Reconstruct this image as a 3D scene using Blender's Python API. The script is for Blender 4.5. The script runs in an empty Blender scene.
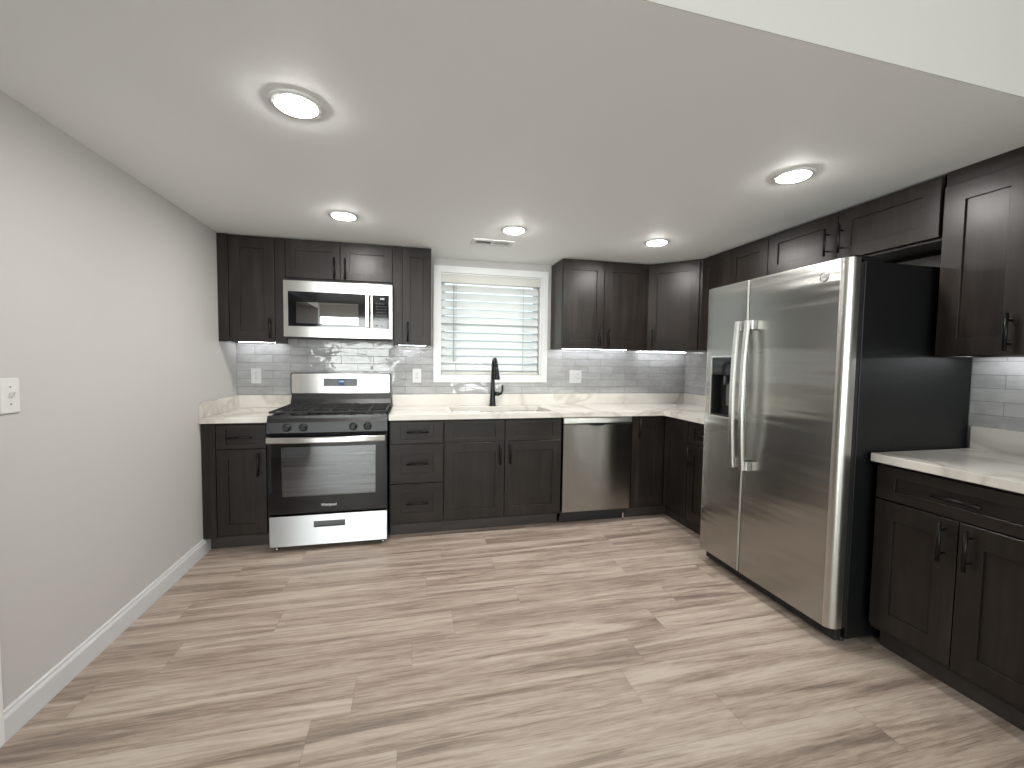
import bpy, bmesh, math, random
from mathutils import Vector, Matrix

SC = bpy.context.scene
COL = SC.collection
random.seed(7)

# ------------------------------------------------------------------ camera
cam_data = bpy.data.cameras.new('camera')
cam = bpy.data.objects.new('camera', cam_data)
COL.objects.link(cam)
cam_data.sensor_width = 36.0
cam_data.lens = 425.63 / 1024 * 36.0
cam_data.clip_start = 0.02
_R = Vector((0.9734163, -0.22866066, 0.01322934))
_U = Vector((-0.00101343, 0.05345883, 0.99856954))
_F = Vector((0.2290408, 0.97203727, -0.05180597))
cam.matrix_world = Matrix(((_R.x, _U.x, -_F.x, 1.3479),
                           (_R.y, _U.y, -_F.y, -3.7815),
                           (_R.z, _U.z, -_F.z, 1.3053),
                           (0, 0, 0, 1)))
SC.camera = cam

# ------------------------------------------------------------------ world, daylight, exposure
world = bpy.data.worlds.new('daylight')
SC.world = world
world.use_nodes = True
_bg = world.node_tree.nodes['Background']
_bg.inputs['Color'].default_value = (0.80, 0.93, 1.0, 1)
_bg.inputs['Strength'].default_value = 1.1
SC.view_settings.view_transform = 'Standard'
SC.view_settings.look = 'None'
SC.view_settings.gamma = 1.0
SC.view_settings.use_curve_mapping = False
SC.view_settings.exposure = 0.80
SC.cycles.use_denoising = True
SC.cycles.max_bounces = 8
SC.cycles.sample_clamp_indirect = 6.0

WINDOW_POWER = 85.0      # daylight through each lounge window
LAMP_STRENGTH = 185.0     # radiance of recessed lamp lenses
LED_STRENGTH = 26.0      # under-cabinet strips

# main dimensions (metres); back wall y = 0, left wall x = 0, right wall x = W
W = 4.036
H = 2.194
HL = 2.55           # lounge ceiling
YE = -2.793          # edge of the lower kitchen ceiling
YB = -7.4           # wall behind the camera
ZU = 1.4255         # underside of wall cabinets
ZT = 2.190          # top of wall cabinets
UC = 0.304          # wall cabinet carcass depth
BC = 0.605          # base cabinet carcass depth


def area_light(name, loc, rot, sx, sy, power, color):
    d = bpy.data.lights.new(name, 'AREA')
    d.shape = 'RECTANGLE'
    d.size, d.size_y = sx, sy
    d.energy = power
    d.color = color
    o = bpy.data.objects.new(name, d)
    o.location = loc
    o.rotation_euler = rot
    COL.objects.link(o)
    return o


LOUNGE_WIN = [(-0.70, 0.85), (2.35, 3.60)]    # x ranges of the two lounge windows in the wall behind the camera
LOUNGE_Z = [(0.10, 2.30), (0.75, 2.30)]      # a glazed door and a window
for i, (xa, xb) in enumerate(LOUNGE_WIN):
    area_light('lounge_daylight', ((xa + xb) / 2, YB - 0.2, sum(LOUNGE_Z[i]) / 2), (math.radians(90), 0, 0),
               xb - xa, LOUNGE_Z[i][1] - LOUNGE_Z[i][0], WINDOW_POWER * (1.25, 0.9)[i], (1.0, 0.98, 0.95))

# ------------------------------------------------------------------ materials


def srgb(r, g, b):
    def f(c):
        c /= 255.0
        return c / 12.92 if c <= 0.04045 else ((c + 0.055) / 1.055) ** 2.4
    return (f(r), f(g), f(b), 1.0)


class NT:
    def __init__(self, name):
        self.m = bpy.data.materials.new(name)
        self.m.use_nodes = True
        self.t = self.m.node_tree
        self.b = self.t.nodes['Principled BSDF']

    def n(self, typ, **kw):
        nd = self.t.nodes.new(typ)
        for k, v in kw.items():
            setattr(nd, k, v)
        return nd

    def l(self, a, b):
        self.t.links.new(a, b)

    def set(self, **kw):
        names = {'color': 'Base Color', 'rough': 'Roughness', 'metal': 'Metallic', 'spec': 'Specular IOR Level',
                 'coat': 'Coat Weight', 'coat_rough': 'Coat Roughness', 'aniso': 'Anisotropic', 'arot': 'Anisotropic Rotation',
                 'trans': 'Transmission Weight', 'alpha': 'Alpha', 'estr': 'Emission Strength', 'ecol': 'Emission Color', 'ior': 'IOR'}
        for k, v in kw.items():
            self.b.inputs[names[k]].default_value = v
        return self

    def coords(self, scale=(1, 1, 1), rot=(0, 0, 0)):
        tc = self.n('ShaderNodeTexCoord')
        mp = self.n('ShaderNodeMapping')
        mp.inputs['Scale'].default_value = scale
        mp.inputs['Rotation'].default_value = rot
        self.l(tc.outputs['Object'], mp.inputs['Vector'])
        return mp.outputs['Vector']

    def noise(self, vec, scale, detail=4, rough=0.55, dist=0.0):
        nd = self.n('ShaderNodeTexNoise')
        nd.inputs['Scale'].default_value = scale
        nd.inputs['Detail'].default_value = detail
        nd.inputs['Roughness'].default_value = rough
        nd.inputs['Distortion'].default_value = dist
        self.l(vec, nd.inputs['Vector'])
        return nd.outputs['Fac']

    def ramp(self, fac, stops):
        nd = self.n('ShaderNodeValToRGB')
        cr = nd.color_ramp
        while len(cr.elements) < len(stops):
            cr.elements.new(0.5)
        for e, (p, c) in zip(cr.elements, stops):
            e.position = p
            e.color = c if len(c) == 4 else (*c, 1)
        self.l(fac, nd.inputs['Fac'])
        return nd.outputs['Color']

    def bump(self, h, strength, dist=0.01, prev=None):
        nd = self.n('ShaderNodeBump')
        nd.inputs['Strength'].default_value = strength
        nd.inputs['Distance'].default_value = dist
        self.l(h, nd.inputs['Height'])
        if prev:
            self.l(prev, nd.inputs['Normal'])
        self.l(nd.outputs['Normal'], self.b.inputs['Normal'])
        return nd.outputs['Normal']

    def math(self, op, a, b=None, c=None):
        nd = self.n('ShaderNodeMath', operation=op)
        for i, v in enumerate((a, b, c)):
            if v is None:
                continue
            if isinstance(v, (int, float)):
                nd.inputs[i].default_value = v
            else:
                self.l(v, nd.inputs[i])
        return nd.outputs[0]

    def mix(self, fac, a, b, blend='MIX'):
        nd = self.n('ShaderNodeMix', data_type='RGBA', blend_type=blend)
        for i, v in ((0, fac), (6, a), (7, b)):
            if isinstance(v, (int, float)):
                nd.inputs[i].default_value = v
            elif isinstance(v, tuple):
                nd.inputs[i].default_value = v
            else:
                self.l(v, nd.inputs[i])
        return nd.outputs[2]


M = {}


def plain(name, color, rough=0.5, metal=0.0, **kw):
    t = NT(name)
    t.set(color=color, rough=rough, metal=metal, **kw)
    v = t.coords()
    nz = t.noise(v, 60, 2)
    rr = t.math('MULTIPLY_ADD', nz, 0.08, max(0.0, rough - 0.04))
    t.l(rr, t.b.inputs['Roughness'])
    M[name] = t.m
    return t


def paint(name, color, bump=0.08):
    t = NT(name)
    t.set(color=color, rough=0.6, spec=0.3)
    v = t.coords()
    t.bump(t.noise(v, 220, 3), bump, 0.002)
    M[name] = t.m


paint('wall_paint', srgb(184, 182, 180))
paint('ceiling_paint', srgb(236, 238, 237), 0.12)
paint('lounge_paint', srgb(222, 220, 216))
paint('header_paint', srgb(192, 190, 185), 0.15)
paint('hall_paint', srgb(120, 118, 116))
plain('white_trim', srgb(218, 219, 219), 0.35)
plain('white_plastic', srgb(206, 206, 206), 0.3)
plain('oven_liner_reflection', srgb(78, 80, 84), 0.5)  # lighter grey stands in for the bright room mirrored in the oven glass
plain('baseboard_white', srgb(196, 197, 199), 0.4)
plain('dark_slot', srgb(40, 40, 40), 0.5)
plain('black_metal', srgb(22, 21, 21), 0.38, 0.6)
plain('black_matte', srgb(16, 16, 17), 0.55)
plain('black_enamel', srgb(11, 11, 13), 0.24)
plain('black_satin', srgb(11, 11, 13), 0.38)
plain('black_gloss', srgb(10, 11, 13), 0.06)
plain('cast_iron', srgb(20, 20, 21), 0.6)
plain('appliance_side', srgb(11, 12, 13), 0.42, 0.0, spec=0.35)
plain('faucet_black', srgb(14, 14, 15), 0.3, 0.3)
plain('silver', srgb(200, 200, 198), 0.25, 1.0)
plain('grey_plastic', srgb(95, 97, 100), 0.4)
plain('keypad_print', srgb(72, 74, 76), 0.5)
plain('white_print', srgb(225, 226, 228), 0.5)
plain('blind_white', srgb(205, 209, 208), 0.45)
plain('blind_cream', srgb(198, 197, 191), 0.45)
plain('cord_grey', srgb(170, 172, 172), 0.6)
plain('sink_steel', srgb(190, 188, 184), 0.25, 1.0)
plain('caulk', srgb(210, 208, 204), 0.6)


def emit(name, color, strength):
    t = NT(name)
    t.set(color=(0.02, 0.02, 0.02, 1) if strength < 5 else (0.8, 0.8, 0.8, 1), ecol=color, estr=strength)
    M[name] = t.m


emit('lamp_lens', (1.0, 0.975, 0.94, 1), LAMP_STRENGTH)
emit('led_lens', (0.95, 0.97, 1.0, 1), LED_STRENGTH)
emit('display_blue', (0.02, 0.12, 0.6, 1), 0.15)
emit('display_digit', (0.55, 0.85, 1.0, 1), 0.8)
emit('display_white', (0.9, 0.95, 1.0, 1), 1.0)


def steel(name, tangent, color, rough, aniso, wave=0.0, wave_scale=(1, 1, 1), arot=0.0, vert=False):
    t = NT(name)
    t.set(color=color, metal=1.0, rough=rough, aniso=aniso, arot=arot)
    cx = t.n('ShaderNodeCombineXYZ')
    for i in range(3):
        cx.inputs[i].default_value = tangent[i]
    t.l(cx.outputs[0], t.b.inputs['Tangent'])
    # fine brushing in the roughness
    sc = (3, 3, 700)
    v = t.coords(sc)
    g = t.noise(v, 1.0, 3)
    t.l(t.math('MULTIPLY_ADD', g, 0.04, rough - 0.02), t.b.inputs['Roughness'])
    if wave > 0:
        w = t.noise(t.coords(wave_scale), 1.0, 1.5, 0.4)
        t.bump(w, wave, 0.01)
    M[name] = t.m


steel('steel_x', (0, 0, 1), srgb(196, 194, 191), 0.26, 0.85, vert=True)
steel('steel_dishwasher', (0, 0, 1), srgb(160, 157, 153), 0.24, 0.85, vert=True)
steel('steel_fridge', (0, 1, 0), srgb(168, 167, 163), 0.22, 0.94, 0.42, (1, 1.0, 13.0))
steel('steel_edge', (0, 0, 1), srgb(190, 189, 185), 0.30, 0.3)
steel('steel_drawer', (0, 0, 1), srgb(203, 206, 209), 0.40, 0.95)
steel('steel_handle', (0, 0, 1), srgb(222, 221, 217), 0.28, 0.3)


def make_wood():
    for name, axis in (('cabinet_wood', 2), ('cabinet_wood_flat', 0), ('cabinet_wood_flat_y', 1)):
        t = NT(name)
        sc = [26, 26, 26]
        sc[axis] = 1.6
        v = t.coords(tuple(sc))
        g = t.noise(v, 1.0, 6, 0.6, 0.6)
        b = t.noise(t.coords((3, 3, 2.2)), 1.6, 3, 0.6)
        f = t.math('ADD', t.math('MULTIPLY', g, 0.6), t.math('MULTIPLY', b, 0.4))
        col = t.ramp(f, [(0.32, srgb(23, 19, 16)), (0.5, srgb(33, 28, 25)), (0.68, srgb(46, 40, 36))])
        t.l(col, t.b.inputs['Base Color'])
        t.set(rough=0.36, spec=0.27)
        t.l(t.math('MULTIPLY_ADD', g, 0.14, 0.27), t.b.inputs['Roughness'])
        t.bump(g, 0.06, 0.002)
        M[name] = t.m
    t = NT('toe_wood')
    g = t.noise(t.coords((2, 26, 26)), 1.0, 5)
    t.l(t.ramp(g, [(0.3, srgb(40, 35, 33)), (0.7, srgb(54, 48, 45))]), t.b.inputs['Base Color'])
    t.set(rough=0.5)
    M['toe_wood'] = t.m


make_wood()


def make_quartz():
    t = NT('quartz')
    v = t.coords((1, 1, 1))
    w1 = t.noise(v, 1.1, 4, 0.5, 0.9)
    vein = t.math('ABSOLUTE', t.math('SUBTRACT', w1, 0.5))
    c1 = t.ramp(vein, [(0.0, srgb(178, 172, 164)), (0.010, srgb(205, 201, 195)), (0.030, srgb(230, 229, 227))])
    cloud = t.noise(v, 3.0, 4)
    c2 = t.ramp(cloud, [(0.35, srgb(211, 207, 200)), (0.7, srgb(225, 222, 216))])
    t.l(t.mix(0.6, c2, c1, 'MULTIPLY'), t.b.inputs['Base Color'])
    t.set(rough=0.22, spec=0.5)
    M['quartz'] = t.m


make_quartz()


def make_tile(name, ax):
    t = NT(name)
    tc = t.n('ShaderNodeTexCoord')
    sp = t.n('ShaderNodeSeparateXYZ')
    t.l(tc.outputs['Object'], sp.inputs[0])
    cx = t.n('ShaderNodeCombineXYZ')
    u = t.math('ADD', sp.outputs[ax], 10.0 * 0.2585 + (0.128 if ax == 0 else 0.06))
    z = t.math('ADD', sp.outputs[2], -1.0188 + 0.0638 * 20)
    t.l(u, cx.inputs[0])
    t.l(z, cx.inputs[1])
    br = t.n('ShaderNodeTexBrick')
    br.offset = 0.5
    br.inputs['Scale'].default_value = 1.0
    br.inputs['Brick Width'].default_value = 0.2585
    br.inputs['Row Height'].default_value = 0.0638
    br.inputs['Mortar Size'].default_value = 0.0016
    br.inputs['Mortar Smooth'].default_value = 0.2
    br.inputs['Color1'].default_value = srgb(160, 160, 160)
    br.inputs['Color2'].default_value = srgb(176, 176, 176)
    br.inputs['Mortar'].default_value = srgb(128, 128, 127)
    t.l(cx.outputs[0], br.inputs['Vector'])
    sc = (5, 5, 22)
    st = t.noise(t.coords(sc), 1.0, 4, 0.6, 0.8)
    mo2 = t.noise(t.coords((1, 1, 1)), 9.0, 5, 0.65, 0.4)
    st = t.math('ADD', t.math('MULTIPLY', st, 0.55), t.math('MULTIPLY', mo2, 0.45))
    mott = t.ramp(st, [(0.3, (0.72, 0.71, 0.70, 1)), (0.5, (0.95, 0.95, 0.95, 1)), (0.72, (1.18, 1.18, 1.19, 1))])
    t.l(t.mix(0.85, br.outputs['Color'], mott, 'MULTIPLY'), t.b.inputs['Base Color'])
    t.set(rough=0.10, spec=0.5)
    t.l(t.math('MULTIPLY_ADD', br.outputs['Fac'], 0.5, 0.10), t.b.inputs['Roughness'])
    wav = t.noise(t.coords((7, 7, 13)), 1.0, 2, 0.5, 0.5)
    n1 = t.bump(wav, 0.45, 0.012)
    inv = t.math('SUBTRACT', 1.0, br.outputs['Fac'])
    t.bump(inv, 0.7, 0.003, n1)
    M[name] = t.m


make_tile('tile_x', 0)
make_tile('tile_y', 1)


def make_floor():
    t = NT('floor_planks')
    tc = t.n('ShaderNodeTexCoord')
    sp = t.n('ShaderNodeSeparateXYZ')
    t.l(tc.outputs['Object'], sp.inputs[0])
    x, y = sp.outputs[0], sp.outputs[1]
    yr = t.math('DIVIDE', t.math('ADD', y, 20.04), 0.19)
    row = t.math('FLOOR', yr)
    wn = t.n('ShaderNodeTexWhiteNoise', noise_dimensions='1D')
    t.l(row, wn.inputs['W'])
    xr = t.math('DIVIDE', t.math('ADD', t.math('ADD', x, 20.0), t.math('MULTIPLY', wn.outputs['Value'], 1.22)), 1.22)
    colm = t.math('FLOOR', xr)
    pid = t.math('ADD', t.math('MULTIPLY', row, 37.13), t.math('MULTIPLY', colm, 5.71))
    wp = t.n('ShaderNodeTexWhiteNoise', noise_dimensions='1D')
    t.l(pid, wp.inputs['W'])
    # grain coordinates shifted per plank
    cx = t.n('ShaderNodeCombineXYZ')
    t.l(t.math('ADD', x, t.math('MULTIPLY', wp.outputs['Value'], 30.0)), cx.inputs[0])
    t.l(t.math('ADD', y, t.math('MULTIPLY', wn.outputs['Value'], 3.0)), cx.inputs[1])

    def gr(sx, sy, detail, dist, rough=0.6):
        mp = t.n('ShaderNodeMapping')
        mp.inputs['Scale'].default_value = (sx, sy, 1)
        t.l(cx.outputs[0], mp.inputs['Vector'])
        return t.noise(mp.outputs['Vector'], 1.0, detail, rough, dist)
    broad = gr(0.7, 9, 2, 1.6, 0.5)
    mid = gr(1.6, 30, 4, 2.2, 0.6)
    fine = gr(9.0, 120, 3, 0.8)
    f = t.math('ADD', t.math('MULTIPLY', broad, 0.50), t.math('ADD', t.math('MULTIPLY', fine, 0.26), t.math('MULTIPLY', mid, 0.30)))
    f = t.math('ADD', f, t.math('MULTIPLY', t.math('SUBTRACT', wp.outputs['Value'], 0.5), 0.03))
    col = t.ramp(f, [(0.37, srgb(104, 91, 82)), (0.46, srgb(132, 117, 106)), (0.53, srgb(154, 139, 127)), (0.64, srgb(176, 163, 151))])
    # seams
    fy = t.math('FRACT', yr)
    fx = t.math('FRACT', xr)
    sy = t.math('LESS_THAN', t.math('MINIMUM', fy, t.math('SUBTRACT', 1.0, fy)), 0.007)
    sx = t.math('LESS_THAN', t.math('MINIMUM', fx, t.math('SUBTRACT', 1.0, fx)), 0.0011)
    seam = t.math('MAXIMUM', sy, sx)
    c2 = t.mix(t.math('MULTIPLY', seam, 0.35), col, srgb(88, 76, 68))
    t.l(c2, t.b.inputs['Base Color'])
    t.set(rough=0.42, spec=0.4)
    t.l(t.math('MULTIPLY_ADD', f, 0.2, 0.34), t.b.inputs['Roughness'])
    t.bump(t.math('SUBTRACT', fine, seam), 0.08, 0.002)
    M['floor_planks'] = t.m


make_floor()


def make_glass(name, tint, mixf, rough=0.02):
    """thin glass: part clear, part mirror-like"""
    t = NT(name)
    t.set(color=tint, rough=rough, spec=0.6)
    tr = t.n('ShaderNodeBsdfTransparent')
    tr.inputs['Color'].default_value = tint
    mx = t.n('ShaderNodeMixShader')
    fr = t.n('ShaderNodeFresnel')
    fr.inputs['IOR'].default_value = 1.5
    gl = t.n('ShaderNodeBsdfGlossy')
    gl.inputs['Roughness'].default_value = rough
    t.l(t.math('ADD', fr.outputs[0], mixf), mx.inputs[0])
    t.l(tr.outputs[0], mx.inputs[1])
    t.l(gl.outputs[0], mx.inputs[2])
    t.l(mx.outputs[0], t.t.nodes['Material Output'].inputs['Surface'])
    M[name] = t.m


make_glass('window_glass', (0.95, 0.98, 0.98, 1), 0.0)
make_glass('oven_glass', (0.75, 0.77, 0.80, 1), 0.11)
make_glass('microwave_glass', (0.30, 0.32, 0.33, 1), 0.50)

# ------------------------------------------------------------------ mesh tools


class Fr:
    """frame: u along the width, d out of the wall, z up"""
    def __init__(self, o, ex, en):
        self.o, self.ex, self.en = Vector(o), Vector(ex), Vector(en)

    def __call__(self, u, d, z):
        return self.o + self.ex * u + self.en * d + Vector((0, 0, z))

    def sub(self, u, d, z=0.0):
        return Fr(self(u, d, z), self.ex, self.en)


ID = Fr((0, 0, 0), (1, 0, 0), (0, 1, 0))
BACK = Fr((0, 0, 0), (1, 0, 0), (0, -1, 0))            # back wall, u = x
RIGHT = Fr((W, 0, 0), (0, -1, 0), (-1, 0, 0))          # right wall, u = -y


class MB:
    def __init__(self, fr=ID):
        self.bm = bmesh.new()
        self.fr = fr

    def _merge(self, bm2, mp=True):
        vm = {}
        for v in bm2.verts:
            co = self.fr(*v.co) if mp else v.co
            vm[v] = self.bm.verts.new(co)
        for f in bm2.faces:
            try:
                nf = self.bm.faces.new([vm[v] for v in f.verts])
                nf.smooth = f.smooth
            except ValueError:
                pass
        bm2.free()

    def box(self, u0, u1, d0, d1, z0, z1, bev=0.0, seg=2):
        b = bmesh.new()
        bmesh.ops.create_cube(b, size=1.0)
        for v in b.verts:
            v.co = Vector(((u0 + u1) / 2 + v.co.x * (u1 - u0), (d0 + d1) / 2 + v.co.y * (d1 - d0), (z0 + z1) / 2 + v.co.z * (z1 - z0)))
        if bev > 0:
            bmesh.ops.bevel(b, geom=list(b.edges), offset=bev, segments=seg, affect='EDGES', profile=0.5)
            for f in b.faces:
                f.smooth = False
        self._merge(b)
        return self

    def grid(self, us, ds, zs, fill):
        """solid cells of a 3-d grid, only the outer faces are made"""
        V = {}

        def vert(i, j, k):
            if (i, j, k) not in V:
                V[(i, j, k)] = self.bm.verts.new(self.fr(us[i], ds[j], zs[k]))
            return V[(i, j, k)]
        nu, nd, nz = len(us) - 1, len(ds) - 1, len(zs) - 1

        def on(i, j, k):
            return 0 <= i < nu and 0 <= j < nd and 0 <= k < nz and fill(i, j, k)
        for i in range(nu):
            for j in range(nd):
                for k in range(nz):
                    if not on(i, j, k):
                        continue
                    for (a, b, c), q in (((-1, 0, 0), [(0, 0, 0), (0, 0, 1), (0, 1, 1), (0, 1, 0)]),
                                         ((1, 0, 0), [(1, 0, 0), (1, 1, 0), (1, 1, 1), (1, 0, 1)]),
                                         ((0, -1, 0), [(0, 0, 0), (1, 0, 0), (1, 0, 1), (0, 0, 1)]),
                                         ((0, 1, 0), [(0, 1, 0), (0, 1, 1), (1, 1, 1), (1, 1, 0)]),
                                         ((0, 0, -1), [(0, 0, 0), (0, 1, 0), (1, 1, 0), (1, 0, 0)]),
                                         ((0, 0, 1), [(0, 0, 1), (1, 0, 1), (1, 1, 1), (0, 1, 1)])):
                        if not on(i + a, j + b, k + c):
                            self.bm.faces.new([vert(i + x, j + y, k + z) for x, y, z in q])
        return self

    def prism(self, pts, a0, a1, axis='z', smooth=False):
        """closed polygon extruded; axis z: pts are (u,d); axis u: pts are (d,z); axis d: pts are (u,z)"""
        def P(p, a):
            return {'z': (p[0], p[1], a), 'u': (a, p[0], p[1]), 'd': (p[0], a, p[1])}[axis]
        A = [self.bm.verts.new(self.fr(*P(p, a0))) for p in pts]
        B = [self.bm.verts.new(self.fr(*P(p, a1))) for p in pts]
        n = len(pts)
        self.bm.faces.new(A[::-1])
        self.bm.faces.new(B)
        for i in range(n):
            f = self.bm.faces.new([A[i], A[(i + 1) % n], B[(i + 1) % n], B[i]])
            f.smooth = smooth
        return self

    def tube(self, pts, r, seg=12, cap=True):
        """round tube along local points; r a number or one radius per point"""
        P = [self.fr(*p) for p in pts]
        rs = r if isinstance(r, (list, tuple)) else [r] * len(P)
        rings = []
        up = None
        for i, p in enumerate(P):
            a = P[max(0, i - 1)]
            c = P[min(len(P) - 1, i + 1)]
            t = (c - a).normalized()
            if up is None:
                up = t.orthogonal().normalized()
            up = (up - t * up.dot(t)).normalized()
            s = t.cross(up)
            rings.append([self.bm.verts.new(p + (up * math.cos(q) + s * math.sin(q)) * rs[i]) for q in [2 * math.pi * k / seg for k in range(seg)]])
        for i in range(len(rings) - 1):
            for k in range(seg):
                f = self.bm.faces.new([rings[i][k], rings[i][(k + 1) % seg], rings[i + 1][(k + 1) % seg], rings[i + 1][k]])
                f.smooth = True
        if cap:
            self.bm.faces.new(rings[0][::-1])
            self.bm.faces.new(rings[-1])
        return self

    def lathe(self, prof, center, axis='z', seg=32):
        """profile of (radius, height) turned about an axis through a local point"""
        rings = []
        for (r, h) in prof:
            ring = []
            for k in range(seg):
                q = 2 * math.pi * k / seg
                a, b = r * math.cos(q), r * math.sin(q)
                off = {'z': (a, b, h), 'd': (a, h, b), 'u': (h, a, b)}[axis]
                ring.append(self.bm.verts.new(self.fr(center[0] + off[0], center[1] + off[1], center[2] + off[2])))
            rings.append(ring)
        for i in range(len(rings) - 1):
            for k in range(seg):
                f = self.bm.faces.new([rings[i][k], rings[i][(k + 1) % seg], rings[i + 1][(k + 1) % seg], rings[i + 1][k]])
                f.smooth = True
        self.bm.faces.new(rings[0][::-1])
        self.bm.faces.new(rings[-1])
        return self

    def shaker(self, u0, u1, z0, z1, d0, stile=0.068, rail=None, t=0.02, rec=0.009):
        rail = stile if rail is None else rail
        b = bmesh.new()
        c = 0.0015

        def ring(du, dz, d):
            return [b.verts.new((u0 + du, d, z0 + dz)), b.verts.new((u1 - du, d, z0 + dz)), b.verts.new((u1 - du, d, z1 - dz)), b.verts.new((u0 + du, d, z1 - dz))]
        rings = [ring(0, 0, d0), ring(0, 0, d0 + t - c), ring(c, c, d0 + t),
                 ring(stile - 0.0008, rail - 0.0008, d0 + t), ring(stile, rail, d0 + t - 0.0008), ring(stile + 0.0006, rail + 0.0006, d0 + t - rec)]
        for A, B in zip(rings, rings[1:]):
            for i in range(4):
                b.faces.new([A[i], A[(i + 1) % 4], B[(i + 1) % 4], B[i]])
        b.faces.new(rings[0][::-1])
        b.faces.new(rings[-1])
        self._merge(b)
        return self

    def build(self, name, mat, parent=None, smooth_all=False):
        bmesh.ops.recalc_face_normals(self.bm, faces=list(self.bm.faces))
        me = bpy.data.meshes.new(name)
        off = Vector(parent['_at']) if parent is not None else Vector((0, 0, 0))
        if off.length > 0:
            for v in self.bm.verts:
                v.co -= off
        if smooth_all:
            for f in self.bm.faces:
                f.smooth = True
        self.bm.to_mesh(me)
        self.bm.free()
        me.materials.append(M[mat])
        o = bpy.data.objects.new(name, me)
        COL.objects.link(o)
        o['_at'] = tuple(off)
        if parent is not None:
            o.parent = parent
        return o


def thing(name, label, cat, loc, group=None, kind=None):
    o = bpy.data.objects.new(name, None)
    o.empty_display_size = 0.1
    COL.objects.link(o)
    o.location = loc
    o['_at'] = tuple(loc)
    if label:
        o['label'] = label
        o['category'] = cat
    if group:
        o['group'] = group
    if kind:
        o['kind'] = kind
    return o


def struct(o, label=None):
    o['kind'] = 'structure'
    if label:
        o['label'] = label
    return o


def tag(o, label, cat, group=None):
    o['label'] = label
    o['category'] = cat
    if group:
        o['group'] = group
    return o


def text(name, body, mat, parent, loc, ex, ez, size, depth=0.0008, shear=0.0, font_align='CENTER'):
    """lettering as a mesh child"""
    cu = bpy.data.curves.new(name, 'FONT')
    cu.body = body
    cu.size = size
    cu.extrude = depth
    cu.align_x = font_align
    cu.align_y = 'CENTER'
    cu.shear = shear
    tmp = bpy.data.objects.new('tmp_text', cu)
    COL.objects.link(tmp)
    dg = bpy.context.evaluated_depsgraph_get()
    me = bpy.data.meshes.new_from_object(tmp.evaluated_get(dg))
    bpy.data.objects.remove(tmp)
    ex, ez = Vector(ex), Vector(ez)
    en = ex.cross(ez)
    R = Matrix((ex, ez, en)).transposed()
    off = Vector(loc) - Vector(parent['_at'])
    for v in me.vertices:
        v.co = R @ v.co + off
    me.materials.clear()
    me.materials.append(M[mat])
    o = bpy.data.objects.new(name, me)
    COL.objects.link(o)
    o['_at'] = parent['_at']
    o.parent = parent
    return o


# ------------------------------------------------------------------ the room shell
WX0, WX1, WZ0, WZ1 = 1.585, 2.508, 1.175, 2.074         # kitchen window opening
TH = 0.15

struct(MB().box(-2.2, W + TH, YB - TH, TH, -0.12, 0.0).build('floor', 'floor_planks'))
XA, XB = -2.2, W + TH


def ye(x):      # the drop runs very slightly off square
    return YE + 0.0243 * (x - 1.902)


struct(MB().prism([(XA, TH), (XB, TH), (XB, ye(XB) + 0.0022), (XA, ye(XA) + 0.0022)], H, HL + 0.2).build('ceiling', 'ceiling_paint'))
# the face of the drop, towards the lounge
struct(MB().prism([(XA, ye(XA) + 0.0021), (XB, ye(XB) + 0.0021), (XB, ye(XB)), (XA, ye(XA))], H, HL).build('wall_header', 'header_paint'))
struct(MB().prism([(XA, ye(XA) + 0.0020), (XB, ye(XB) + 0.0020), (XB, YB - TH), (XA, YB - TH)], HL, HL + 0.2).build('ceiling_lounge', 'lounge_paint'))
struct(MB(BACK).grid([-2.2, WX0, WX1, W + TH], [-TH, 0], [0, WZ0, WZ1, H], lambda i, j, k: not (i == 1 and k == 1)).build('wall_back', 'wall_paint'))
struct(MB().box(W, W + TH, YB, 0, 0, HL).build('wall_right', 'wall_paint'))
# left wall with a cased opening to a dim hall beside the camera
OY0, OY1, OZ = -3.72, -2.128, 2.05
struct(MB().grid([-0.12, 0], [OY0, OY1, 0], [0, OZ, H], lambda i, j, k: i == 0 and (j == 1 or k == 1)).build('wall_left', 'wall_paint'))
struct(MB().box(-2.2, -2.08, OY0, 0, 0, H).build('wall_hall', 'hall_paint'))
struct(MB().box(-2.08, 0.0, OY0 - 0.12, OY0 - 0.0005, 0, HL).build('wall_hall_end', 'lounge_paint'))
struct(MB().box(-2.2, -2.08, YB, OY0 - 0.0005, 0, HL).build('wall_lounge_left', 'lounge_paint'))
m = MB()
yl = ye(-2.08)
m.box(-0.12, 0.0, OY0, ye(0), H + 0.0003, HL)
struct(m.build('wall_left_upper', 'lounge_paint'))
xs = sorted([-2.2] + [x for r in LOUNGE_WIN for x in r] + [W + TH])
struct(MB().grid(xs, [YB - TH, YB], [0, LOUNGE_Z[0][0], LOUNGE_Z[1][0], LOUNGE_Z[0][1], HL], lambda i, j, k: not ((i == 1 and k in (1, 2)) or (i == 3 and k == 2))).build('wall_lounge', 'lounge_paint'))

# baseboard on the left wall, with a moulded top
prof = [(0.0, 0.0), (0.015, 0.0), (0.015, 0.078), (0.012, 0.086), (0.009, 0.090), (0.008, 0.100), (0.004, 0.104), (0.0, 0.104)]
m = MB()
A = [m.bm.verts.new((px, -2.0625, pz)) for px, pz in prof]
B = [m.bm.verts.new((px, -0.545, pz)) for px, pz in prof]
for i in range(len(prof)):
    j = (i + 1) % len(prof)
    m.bm.faces.new([A[i], A[j], B[j], B[i]])
m.bm.faces.new(A[::-1])
m.bm.faces.new(B)
struct(m.build('baseboard_left', 'baseboard_white'))
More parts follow.
